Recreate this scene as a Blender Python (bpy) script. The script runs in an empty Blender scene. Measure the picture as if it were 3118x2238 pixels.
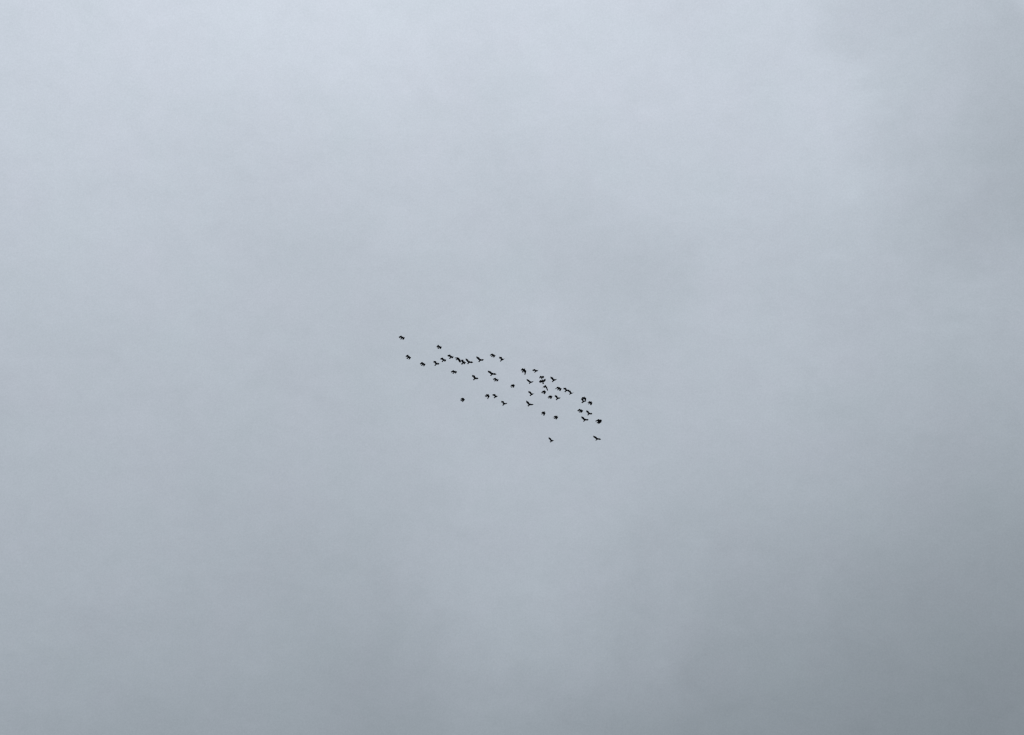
import bpy, bmesh, math, random
from mathutils import Vector, Matrix, Euler

R = math.radians
scene = bpy.context.scene
COL = scene.collection
scene.cycles.use_denoising = False   # keep the small birds crisp
scene.cycles.filter_width = 1.3

# ------------------------------------------------------------------ camera
CAM_EL = 38.0                       # the phone is tilted up at the open sky
cam_data = bpy.data.cameras.new('camera')
cam_data.sensor_fit = 'HORIZONTAL'
cam_data.sensor_width = 36.0
cam_data.lens = 36.0 * 4283.0 / 3118.0
cam_data.clip_start = 0.1
cam_data.clip_end = 20000.0
cam = bpy.data.objects.new('camera', cam_data)
cam.location = (0.0, 0.0, 1.6)
cam.rotation_euler = (R(90.0 + CAM_EL), 0.0, 0.0)
COL.objects.link(cam)
scene.camera = cam

# ------------------------------------------------------------------ exposure
scene.view_settings.view_transform = 'Standard'
scene.view_settings.look = 'None'
scene.view_settings.exposure = 0.0
scene.view_settings.gamma = 1.0
scene.view_settings.use_curve_mapping = False

# ------------------------------------------------------------------ overcast sky
SUN_EL, SUN_AZ = 62.0, -12.0        # the veiled sun stands high in front, left of centre
world = bpy.data.worlds.new('World')
scene.world = world
world.use_nodes = True
NT = world.node_tree
NT.nodes.clear()


def put(sock, v):
    if isinstance(v, bpy.types.NodeSocket):
        NT.links.new(v, sock)
    else:
        sock.default_value = v


def mth(op, a, b=None, c=None, clamp=False):
    n = NT.nodes.new('ShaderNodeMath')
    n.operation = op
    n.use_clamp = clamp
    put(n.inputs[0], a)
    if b is not None:
        put(n.inputs[1], b)
    if c is not None:
        put(n.inputs[2], c)
    return n.outputs[0]


def noise(vec, scale, detail, rough, dist=0.0):
    n = NT.nodes.new('ShaderNodeTexNoise')
    n.inputs['Scale'].default_value = scale
    n.inputs['Detail'].default_value = detail
    n.inputs['Roughness'].default_value = rough
    n.inputs['Distortion'].default_value = dist
    NT.links.new(vec, n.inputs['Vector'])
    return mth('SUBTRACT', n.outputs[0], 0.5)


tc = NT.nodes.new('ShaderNodeTexCoord')
DIR = tc.outputs['Generated']        # world direction of the sky point
sep = NT.nodes.new('ShaderNodeSeparateXYZ')
NT.links.new(DIR, sep.inputs[0])
dx, dy, dz = sep.outputs


def shifted(x, y, z, sx=1.0, sy=1.0, sz=1.0):
    m = NT.nodes.new('ShaderNodeMapping')
    m.inputs['Location'].default_value = (x, y, z)
    m.inputs['Scale'].default_value = (sx, sy, sz)
    NT.links.new(DIR, m.inputs['Vector'])
    return m.outputs[0]


# azimuth and elevation in degrees, ruffled a little so that no bank has a drawn edge
az0 = mth('MULTIPLY', mth('ARCTAN2', dx, dy), 57.29578)
el0 = mth('MULTIPLY', mth('ARCSINE', dz), 57.29578)
warp1 = noise(shifted(3.1, 0.2, 7.7), 7.0, 6.0, 0.62, 0.4)
warp2 = noise(shifted(8.4, 5.5, 1.3), 7.0, 6.0, 0.62, 0.4)
az = mth('MULTIPLY_ADD', warp1, 13.0, az0)
el = mth('MULTIPLY_ADD', warp2, 9.0, el0)

# an overcast sky is brightest overhead and dims towards the horizon
lum = mth('MULTIPLY_ADD', mth('MAXIMUM', dz, 0.0), 0.7302, 0.0613)

# thicker (negative) and thinner (positive) banks of the cloud deck:
# azimuth, elevation, half width, half height (degrees), tilt, softness, strength
BANKS = [
    (25.57, 46.39, 5.97, 6.61, -6, 0.30, -0.0571),
    (29.21, 42.94, 3.89, 6.53, 10, 1.00, -0.0608),
    (2.43, 43.64, 4.15, 1.72, -10, 1.00, -0.0276),
    (7.02, 41.71, 3.37, 1.45, 10, 1.00, -0.0290),
    (-8.57, 40.88, 5.55, 2.71, 0, 1.00, -0.0194),
    (-3.75, 49.97, 5.59, 3.12, 0, 1.00, -0.0285),
    (20.21, 40.85, 4.88, 2.57, -20, 1.00, -0.0258),
    (12.19, 48.86, 9.62, 3.25, 0, 1.00, 0.0064),
    (-8.74, 51.63, 11.51, 3.38, 0, 1.00, 0.0485),
    (-3.63, 24.84, 4.54, 2.46, -25, 0.80, -0.0168),
    (0.96, 29.13, 4.15, 4.72, 15, 1.00, 0.0305),
    (5.30, 25.84, 2.96, 3.36, -30, 0.80, -0.0017),
    (15.36, 22.24, 9.50, 7.25, 20, 1.00, -0.0635),
    (13.74, 29.32, 5.79, 3.52, 25, 1.00, -0.0081),
    (23.66, 29.64, 6.01, 8.29, 0, 1.00, -0.0516),
    (0.35, 33.67, 7.66, 4.04, 0, 1.00, 0.0138),
    (-22.54, 23.85, 7.48, 9.82, 0, 1.00, 0.0452),
    (-30.64, 46.64, 9.64, 7.42, 0, 1.00, 0.0421),
]
for a0, e0, ra, re, tilt, soft, amp in BANKS:
    c, s = math.cos(R(tilt)), math.sin(R(tilt))
    da = mth('SUBTRACT', az, a0)
    de = mth('SUBTRACT', el, e0)
    u = mth('MULTIPLY_ADD', da, c / ra, mth('MULTIPLY', de, s / ra))
    v = mth('MULTIPLY_ADD', da, -s / re, mth('MULTIPLY', de, c / re))
    r = mth('SQRT', mth('ADD', mth('MULTIPLY', u, u), mth('MULTIPLY', v, v)))
    mr = NT.nodes.new('ShaderNodeMapRange')
    mr.interpolation_type = 'SMOOTHSTEP'
    put(mr.inputs['Value'], r)
    mr.inputs['From Min'].default_value = 1.0 - soft
    mr.inputs['From Max'].default_value = 1.0 + soft
    mr.inputs['To Min'].default_value = 1.0
    mr.inputs['To Max'].default_value = 0.0
    lum = mth('MULTIPLY_ADD', mr.outputs[0], amp, lum)

# soft billows and the finer texture of the cloud base
billow = noise(shifted(1.7, 4.2, 0.6, 1.0, 1.0, 1.9), 9.0, 5.0, 0.55, 0.5)
wisps = noise(shifted(6.3, 1.1, 3.6, 1.0, 1.0, 1.7), 24.0, 7.0, 0.62, 0.9)
fine = noise(shifted(5.0, 2.0, 9.0, 1.0, 1.0, 1.3), 90.0, 5.0, 0.65)
grain = noise(shifted(0.3, 6.0, 2.0), 900.0, 2.0, 0.8)
tex = mth('MULTIPLY_ADD', billow, 0.07, 1.010)
tex = mth('MULTIPLY_ADD', wisps, 0.10, tex)
tex = mth('MULTIPLY_ADD', fine, 0.07, tex)
tex = mth('MULTIPLY_ADD', grain, 0.20, tex)
lum = mth('MAXIMUM', mth('MULTIPLY', lum, tex), 0.02)

# blue-grey light of the cloud, drifting slightly between lavender and cyan
hue = noise(shifted(9.0, 3.0, 4.0), 22.0, 4.0, 0.6)
red = mth('MULTIPLY', mth('MULTIPLY', mth('POWER', lum, 1.05), 0.934),
          mth('MULTIPLY_ADD', hue, 0.05, 1.0))
blue = mth('MULTIPLY', mth('MULTIPLY', mth('POWER', lum, 1.015), 1.125), mth('MULTIPLY_ADD', hue, 0.03, 1.0))
comb = NT.nodes.new('ShaderNodeCombineColor')
put(comb.inputs[0], red)
put(comb.inputs[1], lum)
put(comb.inputs[2], blue)

sky_tex = NT.nodes.new('ShaderNodeTexSky')
sky_tex.sky_type = 'NISHITA'
sky_tex.sun_disc = False
sky_tex.sun_elevation = R(SUN_EL)
sky_tex.sun_rotation = R(SUN_AZ)
clear_bg = NT.nodes.new('ShaderNodeBackground')
clear_bg.inputs['Strength'].default_value = 0.06
NT.links.new(sky_tex.outputs[0], clear_bg.inputs['Color'])
cloud_bg = NT.nodes.new('ShaderNodeBackground')
cloud_bg.inputs['Strength'].default_value = 1.0
NT.links.new(comb.outputs[0], cloud_bg.inputs['Color'])
mix = NT.nodes.new('ShaderNodeMixShader')
mix.inputs[0].default_value = 0.97   # the deck is closed; hardly any blue gets through
NT.links.new(clear_bg.outputs[0], mix.inputs[1])
NT.links.new(cloud_bg.outputs[0], mix.inputs[2])
out = NT.nodes.new('ShaderNodeOutputWorld')
NT.links.new(mix.outputs[0], out.inputs['Surface'])

# the sun, spread wide by the cloud
sun_data = bpy.data.lights.new('sun', 'SUN')
sun_data.energy = 0.6
sun_data.angle = R(18.0)
sun_data.color = (1.0, 0.96, 0.90)
sun = bpy.data.objects.new('sun', sun_data)
sd = Vector((math.sin(R(SUN_AZ)) * math.cos(R(SUN_EL)), math.cos(R(SUN_AZ)) * math.cos(R(SUN_EL)), math.sin(R(SUN_EL))))
sun.rotation_euler = sd.to_track_quat('Z', 'Y').to_euler()
sun.location = (0, 0, 200)
COL.objects.link(sun)


# ------------------------------------------------------------------ materials
def feather_material():
    m = bpy.data.materials.new('black_plumage')
    m.use_nodes = True
    t = m.node_tree
    b = t.nodes['Principled BSDF']
    tcn = t.nodes.new('ShaderNodeTexCoord')
    mp = t.nodes.new('ShaderNodeMapping')
    mp.inputs['Scale'].default_value = (30.0, 90.0, 60.0)
    nz = t.nodes.new('ShaderNodeTexNoise')
    nz.inputs['Scale'].default_value = 1.0
    nz.inputs['Detail'].default_value = 4.0
    ramp = t.nodes.new('ShaderNodeValToRGB')
    ramp.color_ramp.elements[0].position = 0.35
    ramp.color_ramp.elements[0].color = (0.006, 0.007, 0.010, 1)
    ramp.color_ramp.elements[1].position = 0.70
    ramp.color_ramp.elements[1].color = (0.014, 0.016, 0.024, 1)
    t.links.new(tcn.outputs['Object'], mp.inputs['Vector'])
    t.links.new(mp.outputs[0], nz.inputs['Vector'])
    t.links.new(nz.outputs[0], ramp.inputs[0])
    t.links.new(ramp.outputs[0], b.inputs['Base Color'])
    b.inputs['Roughness'].default_value = 0.65
    b.inputs['Specular IOR Level'].default_value = 0.2
    return m


def horn_material():
    m = bpy.data.materials.new('dark_bill_horn')
    m.use_nodes = True
    t = m.node_tree
    b = t.nodes['Principled BSDF']
    nz = t.nodes.new('ShaderNodeTexNoise')
    nz.inputs['Scale'].default_value = 80.0
    ramp = t.nodes.new('ShaderNodeValToRGB')
    ramp.color_ramp.elements[0].color = (0.012, 0.012, 0.013, 1)
    ramp.color_ramp.elements[1].color = (0.030, 0.029, 0.030, 1)
    t.links.new(nz.outputs[0], ramp.inputs[0])
    t.links.new(ramp.outputs[0], b.inputs['Base Color'])
    b.inputs['Roughness'].default_value = 0.4
    return m


PLUMAGE = feather_material()
HORN = horn_material()

# ------------------------------------------------------------------ the bird
# body sections from bill tip to tail end: x, centre height, half width, half height (metres)
BODY = [(.172, -.004, .002, .002), (.158, -.001, .007, .007), (.142, .003, .012, .013), (.134, .005, .020, .021),
        (.116, .008, .028, .029), (.100, .006, .031, .032),
        (.085, .003, .036, .036), (.050, .000, .044, .044), (.012, -.003, .049, .050), (-.025, -.004, .048, .048),
        (-.062, -.002, .042, .041), (-.098, .000, .036, .031), (-.130, .002, .034, .020),
        (-.165, .003, .041, .012), (-.205, .003, .050, .009), (-.240, .003, .055, .007)]
N = 16
WIN = range(6, 11)                   # the five rings the wing root spans
INNER, OUTER = 0.15, 0.31            # shoulder to wrist, wrist to wing tip


def wing_dir(a, b, s):
    return Vector((-math.sin(b), s * math.cos(b) * math.cos(a), math.cos(b) * math.sin(a)))


def wing_chord(a, b, s):             # points to the trailing edge, square to the bone
    return Vector((-math.cos(b), -s * math.sin(b) * math.cos(a), -math.sin(b) * math.sin(a)))


def bird_mesh(left, right, tail_spread):
    """One continuous surface: body, tail fan and both wings, in the given wing posture (degrees)."""
    bm = bmesh.new()
    rings = []
    for i, (x, z, hw, hh) in enumerate(BODY):
        ring = []
        wide = hw * (1.28 * tail_spread if x < -.14 else 1.18)
        for k in range(N):
            t = 2 * math.pi * k / N
            xx = x
            if i == len(BODY) - 1:   # rounded end of the tail fan
                xx = x + 0.022 * abs(math.cos(t)) ** 2
            ring.append(bm.verts.new((xx, wide * math.cos(t), z + hh * 1.18 * math.sin(t))))
        rings.append(ring)
    skip = set()
    for i in list(WIN)[:-1]:
        for k in (0, 1, 6, 7):       # left side faces 0..45 deg, right side 135..180 deg
            skip.add((i, k))
    for i in range(len(rings) - 1):
        for k in range(N):
            if (i, k) in skip:
                continue
            k2 = (k + 1) % N
            f = bm.faces.new((rings[i][k], rings[i][k2], rings[i + 1][k2], rings[i + 1][k]))
            f.material_index = 1 if i < 2 else 0
    bm.faces.new(rings[0][::-1])
    bm.faces.new(rings[-1])

    for s, pose in ((1, left), (-1, right)):
        a1, b1, a2, b2 = [R(v) for v in pose]
        if s == 1:
            up, mid, low = 2, 1, 0
        else:
            up, mid, low = 6, 7, 8
        w = list(WIN)
        loop = [rings[i][up] for i in w] + [rings[w[-1]][mid]] + [rings[i][low] for i in reversed(w)] + [rings[w[0]][mid]]
        u1, c1 = wing_dir(a1, b1, s), wing_chord(a1, b1, s)
        u2, c2 = wing_dir(a2, b2, s), wing_chord(a2, b2, s)
        back = Vector((-1, 0, 0))
        sh = Vector((.06, .03 * s, .015))
        wrist = sh + INNER * u1

        def section(le, cdir, span, chord, thick):
            chord *= 1.24
            thick *= 1.5
            n = cdir.cross(span).normalized() * s
            if n.z < -0.2:
                n = -n
            prof = ((0.04, .55), (.22, 1.0), (.48, .85), (.75, .5), (.97, .18))
            pts = [le + cdir * (f * chord) + n * (t * thick) for f, t in prof]
            pts.append(le + cdir * chord)
            pts += [le + cdir * (f * chord) - n * (t * thick * .6) + n * (chord * .02) for f, t in reversed(prof)]
            pts.append(le + n * 0.0)
            return [bm.verts.new(p) for p in pts]

        secs = [loop]
        cin = (c1 * .8 + back * .2).normalized()
        for t, ch, th in ((.30, .172, .017), (.65, .170, .015), (.93, .172, .013)):
            le = sh + u1 * (INNER * t) - c1 * (.018 * t)
            secs.append(section(le, cin, u1, ch, th))
        # past the wrist the primaries turn from trailing straight back to running along the hand
        for t, ch, th, m in ((.10, .176, .011, .35), (.28, .166, .010, .6), (.50, .146, .008, .8), (.70, .116, .007, .9)):
            cd = (c1 * (1 - m) + c2 * m)
            cd = (cd + u2 * .25 * m).normalized()
            le = wrist + u2 * (OUTER * t) - c2 * (.018 * (1 - t))
            secs.append(section(le, cd, u2, ch, th))
        for p, q in zip(secs[:-1], secs[1:]):
            for j in range(12):
                j2 = (j + 1) % 12
                vs = (p[j], p[j2], q[j2], q[j])
                bm.faces.new(vs if s == -1 else vs[::-1])
        # four spread primary fingers close the hand
        e = secs[-1]
        cells = [(e[11], e[0], e[1], e[9], e[10]), (e[1], e[2], e[8], e[9]), (e[2], e[3], e[7], e[8]), (e[3], e[4], e[5], e[6], e[7])]
        reach = (.092, .090, .072, .048)
        fan = (.02, .13, .28, .48)
        for cell, ln, fn in zip(cells, reach, fan):
            base = sum((v.co for v in cell), Vector()) / len(cell)
            fd = (u2 + c2 * fn).normalized()
            prev = list(cell)
            for f, w_ in ((.55, 1.0), (.88, .88), (1.0, .45)):
                cur = [bm.verts.new(base + fd * (ln * f) + (v.co - base) * w_) for v in cell]
                for j in range(len(cell)):
                    j2 = (j + 1) % len(cell)
                    bm.faces.new((prev[j], prev[j2], cur[j2], cur[j]))
                prev = cur
            bm.faces.new(prev)
    bmesh.ops.recalc_face_normals(bm, faces=bm.faces[:])
    for f in bm.faces:
        f.smooth = True
    me = bpy.data.meshes.new('flying_bird')
    bm.to_mesh(me)
    bm.free()
    me.materials.append(PLUMAGE)
    me.materials.append(HORN)
    return me


# label, position (m), heading / pitch / bank (deg),
# left wing and right wing: inner lift, inner sweep, outer lift, outer sweep (deg)
FLOCK = [
    ('black bird with drooped wings, farthest left and highest of the whole flock', (-9.340, 92.689, 77.227), (306.7, 5.3, -4.2), (18.3, -21.7, 14.1, 66.7), (17.6, -22.6, 19.9, 74.3)),
    ('lone black bird with drooped wings, second highest of the flock', (-6.253, 94.216, 77.444), (299.9, 4.7, -13.6), (24.8, -16.5, 24.2, 73.8), (27.9, -17.9, 30.2, 83.1)),
    ("black bird with drooped wings, second from the flock's left edge, right below the highest bird", (-8.621, 91.812, 74.425), (309.1, 5.4, -20.8), (25.3, -15.2, 38.5, 73.8), (30.4, -16.5, 46.5, 75.7)),
    ("broad black bird with drooped wings, third from the flock's left edge", (-7.561, 94.049, 75.454), (307.0, 6.3, -8.5), (9.7, -16.5, 20.2, 76.1), (13.0, -20.9, 18.5, 82.5)),
    ('black Y-shaped bird, lowest at the left end of the tight upper-left row', (-6.244, 91.310, 73.312), (304.3, 6.5, -12.2), (46.5, -22.9, 46.8, 40.6), (50.0, -21.6, 52.1, 47.3)),
    ('black bird with hooked left wing, second from the left in the tight upper-left row', (-5.653, 91.203, 73.627), (303.3, 3.7, -11.0), (33.6, -18.8, 39.2, 59.1), (36.1, -18.6, 43.5, 64.8)),
    ('black bird with a flat hooked left wing, topmost of the tight upper-left row', (-5.033, 90.854, 73.675), (301.7, 3.1, -8.3), (30.6, -19.0, 40.8, 61.7), (34.9, -19.6, 37.0, 61.3)),
    ('black bird whose long right wing hangs down to touch the bird below it, upper-left row', (-4.772, 97.603, 78.832), (324.9, 7.9, 1.8), (-17.7, -15.3, -13.8, 24.1), (-15.9, -27.9, -21.8, 26.0)),
    ('black ragged-looking bird touched by the hanging wing of its upper-left neighbour', (-3.803, 86.461, 69.644), (310.7, 9.1, -23.0), (36.6, -21.0, 63.9, 65.3), (39.4, -20.9, 70.7, 49.4)),
    ('slim black Y-shaped bird close on the right of the touching pair in the upper-left row', (-3.560, 91.358, 73.529), (296.9, 4.8, -12.0), (35.7, -17.2, 38.1, 28.5), (35.8, -16.4, 50.3, 27.5)),
    ('slim black Y-shaped bird on its own at the right end of the upper-left row', (-2.581, 89.566, 72.333), (299.7, 5.7, -6.3), (34.8, -20.6, 41.7, 30.3), (34.6, -17.2, 49.2, 29.3)),
    ('compact black bird with drooped wings, left one of the two birds at the top middle', (-1.628, 94.970, 77.130), (308.4, 1.1, -4.2), (3.9, -16.1, 5.6, 76.4), (5.8, -19.8, 4.3, 82.3)),
    ('black bird with drooped wings, alone just under the tight upper-left row', (-4.875, 94.096, 74.634), (304.3, 7.2, 5.3), (12.9, -21.3, 22.9, 60.9), (12.7, -24.1, 16.6, 75.2)),
    ('black bird with raised wings, right one of the two birds at the top middle', (-0.848, 92.562, 74.750), (304.9, 6.9, -12.6), (49.9, -9.2, 62.6, 23.1), (57.4, -21.6, 51.7, 47.7)),
    ('black Y-shaped bird in open sky left of the long-winged bird, below the upper-left row', (-2.997, 90.559, 71.224), (307.5, 6.2, -13.7), (41.0, -22.2, 46.5, 32.1), (44.9, -22.7, 50.2, 41.2)),
    ('black bird with very long straight left wing, just above a compact drooped bird', (-1.634, 91.295, 72.249), (301.0, 6.3, -6.0), (29.2, -20.5, 27.3, 20.8), (27.0, -16.1, 40.5, 31.3)),
    ('compact drooped black bird tucked directly under the long-winged bird', (-1.376, 96.535, 75.666), (305.8, 1.2, -4.7), (15.9, -21.4, 25.5, 63.6), (17.8, -26.5, 24.0, 76.8)),
    ('rounded compact black bird alone at the lower left of the flock', (-4.276, 97.913, 74.610), (322.4, 19.6, 5.5), (-12.6, -15.9, -37.5, 79.0), (-10.5, -16.0, -47.7, 15.0)),
    ('compact black bird with hanging right wing, left of the low side-by-side pair', (-2.139, 98.341, 75.351), (315.2, 12.2, -8.5), (-29.4, -16.9, -70.7, 64.6), (-27.2, -8.0, -69.2, 3.1)),
    ('black bird with raised wings, right one of the low side-by-side pair left of centre', (-1.384, 95.327, 72.945), (305.1, 2.0, -8.0), (36.7, -13.0, 63.6, 30.3), (45.0, -19.0, 48.1, 58.6)),
    ('black Y-shaped bird at the lower right of the low side-by-side pair', (-0.669, 95.558, 72.351), (300.1, 3.1, -11.6), (46.8, -15.8, 50.8, 32.4), (51.2, -19.5, 50.0, 47.1)),
    ('large banked black bird, right wing hanging straight down, top left of the right cluster', (0.922, 85.769, 68.360), (303.1, 19.9, -12.9), (-24.1, 1.9, -72.2, 50.5), (-8.1, -6.5, -74.2, -1.5)),
    ('flat-looking black bird with a drooping left wing, right beside the large banked bird', (2.027, 93.976, 74.647), (299.1, -1.0, 4.0), (22.6, -15.4, 57.6, 36.4), (28.8, -18.8, 35.4, 70.5)),
    ('compact black bird on top of the bird with its tail pointing straight down', (2.708, 100.260, 78.820), (278.9, 13.3, 1.1), (40.1, -5.5, 60.5, 55.4), (37.7, -1.3, 66.6, 68.6)),
    ('black cross-shaped bird with spread wings and tail pointing straight down', (2.447, 88.823, 69.602), (259.5, 23.4, 11.4), (41.4, -6.8, 62.5, 21.5), (39.8, -10.6, 53.8, 42.7)),
    ('slim black bird with raised wings, left of the cross-shaped bird, under the large banked one', (1.571, 95.508, 74.610), (293.2, -0.9, -3.9), (34.2, -8.5, 49.7, 36.2), (35.3, -10.9, 49.8, 32.4)),
    ('slim black bird with raised wings, right of the cross-shaped bird', (3.475, 92.946, 72.871), (298.5, 5.8, -8.0), (44.4, -14.2, 54.1, 27.4), (47.2, -18.3, 52.8, 33.1)),
    ('small blunt black bird alone in the gap in the middle of the flock', (0.066, 97.905, 76.091), (308.9, 21.5, 22.4), (-3.4, -17.9, -7.6, 63.4), (-0.3, -12.5, -40.3, 8.2)),
    ('black chevron-shaped bird with both wings swept back and down, tail hidden', (2.835, 95.898, 74.494), (287.5, -1.4, -2.2), (-44.8, -1.6, -69.3, 2.9), (-38.3, -0.7, -70.9, -16.3)),
    ('broad black M-shaped bird left of the diagonal touching pair on the right', (3.920, 93.563, 72.487), (299.7, 6.8, -6.1), (-6.0, -18.6, -23.5, 76.0), (-0.8, -22.7, -33.0, 69.6)),
    ('black bird at the upper left of the diagonal touching pair on the right', (4.609, 95.189, 73.496), (300.4, 1.6, -15.7), (42.5, -18.7, 35.5, 38.0), (48.9, -23.0, 34.1, 54.7)),
    ('black bird at the lower right of the diagonal touching pair on the right', (5.197, 99.213, 76.218), (303.2, -6.9, -14.2), (40.2, -14.6, 66.9, 30.0), (44.6, -15.0, 70.2, 54.5)),
    ('compact black bird directly below the chevron-shaped bird', (2.828, 99.708, 76.794), (308.1, 11.4, 12.0), (-15.4, -13.3, -37.2, 72.3), (-14.2, -11.2, -51.6, 1.4)),
    ('black bird with stubby raised right wing, left of the compact bird under the chevron', (1.651, 95.105, 73.023), (299.6, 0.2, -8.5), (38.7, -8.4, 62.9, 29.3), (44.7, -15.3, 51.8, 41.9)),
    ('blunt compact black bird close on the left of a Y-shaped bird, below the chevron', (3.369, 99.366, 75.976), (307.4, 14.4, 14.4), (-9.2, -20.5, -37.8, 73.0), (-10.1, -17.8, -50.0, 2.2)),
    ('black Y-shaped bird close on the right of a blunt compact bird, below the M-shaped bird', (3.884, 96.025, 73.278), (299.4, 4.1, -12.4), (49.2, -12.0, 50.9, 33.2), (51.9, -17.4, 54.2, 39.6)),
    ('slim black bird with long pointed left wing, alone at the lower middle', (1.451, 93.659, 70.871), (301.9, 2.7, -10.8), (34.4, -19.0, 39.4, 23.4), (34.0, -15.8, 52.8, 29.7)),
    ('compact black bird, left and upper of the two drooped birds low in the middle', (2.737, 98.325, 73.458), (320.4, 20.6, 12.5), (-9.8, -4.9, -5.3, 57.1), (-1.9, -0.5, -39.6, 8.4)),
    ('compact black bird, right and lower of the two drooped birds low in the middle', (3.731, 96.594, 71.747), (312.5, 14.2, 10.7), (-5.7, -14.2, -21.3, 74.5), (-1.3, -8.8, -44.1, 8.4)),
    ('black bird with raised left wing, lowest of all the birds', (3.382, 98.453, 70.575), (299.0, -1.4, -10.3), (34.8, -9.5, 62.7, 36.3), (40.2, -13.4, 57.1, 38.7)),
    ('upper black bird of the overlapping pair with a gap of sky between, far right', (6.253, 98.200, 74.952), (294.8, 14.7, 8.6), (-13.3, -6.9, -40.9, 62.7), (-6.6, -0.7, -64.2, 2.9)),
    ('lower black bird of the overlapping pair with a gap of sky between, far right', (6.196, 98.042, 74.430), (302.8, -5.2, -19.2), (55.0, -16.2, 53.2, 36.9), (56.6, -13.7, 70.2, 46.8)),
    ('compact drooped black bird close on the right of the overlapping pair with the sky gap', (6.798, 98.095, 74.376), (314.1, 13.9, 10.0), (-5.5, -9.6, -5.0, 58.9), (3.7, -10.7, -40.4, 13.6)),
    ('black bird with thin left wing tip, left of a Y-shaped bird near the right end', (5.854, 96.528, 72.354), (302.9, 7.1, -4.6), (10.7, -15.7, 5.0, 79.4), (11.9, -17.5, 6.5, 79.1)),
    ('black Y-shaped bird right of the bird with thin left wing tip, near the right end', (6.604, 97.415, 72.685), (298.0, 3.7, -16.1), (42.8, -15.1, 41.3, 37.2), (44.4, -15.0, 54.9, 37.8)),
    ('black Y-shaped bird with a long left wing, below the thin-tipped bird at the right end', (6.140, 96.046, 71.043), (297.9, 4.7, -9.5), (35.2, -18.2, 35.7, 29.5), (32.6, -14.2, 53.9, 32.9)),
    ('left black bird of the dense dark clump at the right end of the flock', (7.241, 94.977, 70.132), (320.5, 23.7, 3.1), (5.9, -16.4, 5.3, 68.7), (8.3, -28.2, -5.1, 66.7)),
    ('right black bird of the dense dark clump at the right end of the flock', (7.143, 92.716, 68.535), (309.7, 22.0, 17.6), (7.5, -15.7, 6.6, 54.2), (10.5, -11.8, -20.3, 24.9)),
    ('black bird gliding with both wings held wide, alone at the lower right end', (7.357, 99.385, 71.422), (301.0, 1.4, -5.9), (25.2, -17.2, 25.1, 28.5), (22.0, -16.0, 40.4, 32.9)),
]
rng = random.Random(4)
for label, loc, att, lw, rw in FLOCK:
    ob = bpy.data.objects.new('flying_bird', bird_mesh(lw, rw, rng.uniform(.9, 1.1)))
    ob.location = loc
    ob.scale = (1.07, 1.07, 1.07)
    ob.rotation_euler = (R(att[2]), R(-att[1]), R(att[0]))
    sub = ob.modifiers.new('smooth', 'SUBSURF')
    sub.levels = 1
    sub.render_levels = 1
    ob['label'] = label
    ob['category'] = 'bird'
    ob['group'] = 'birds of the black flock'
    COL.objects.link(ob)
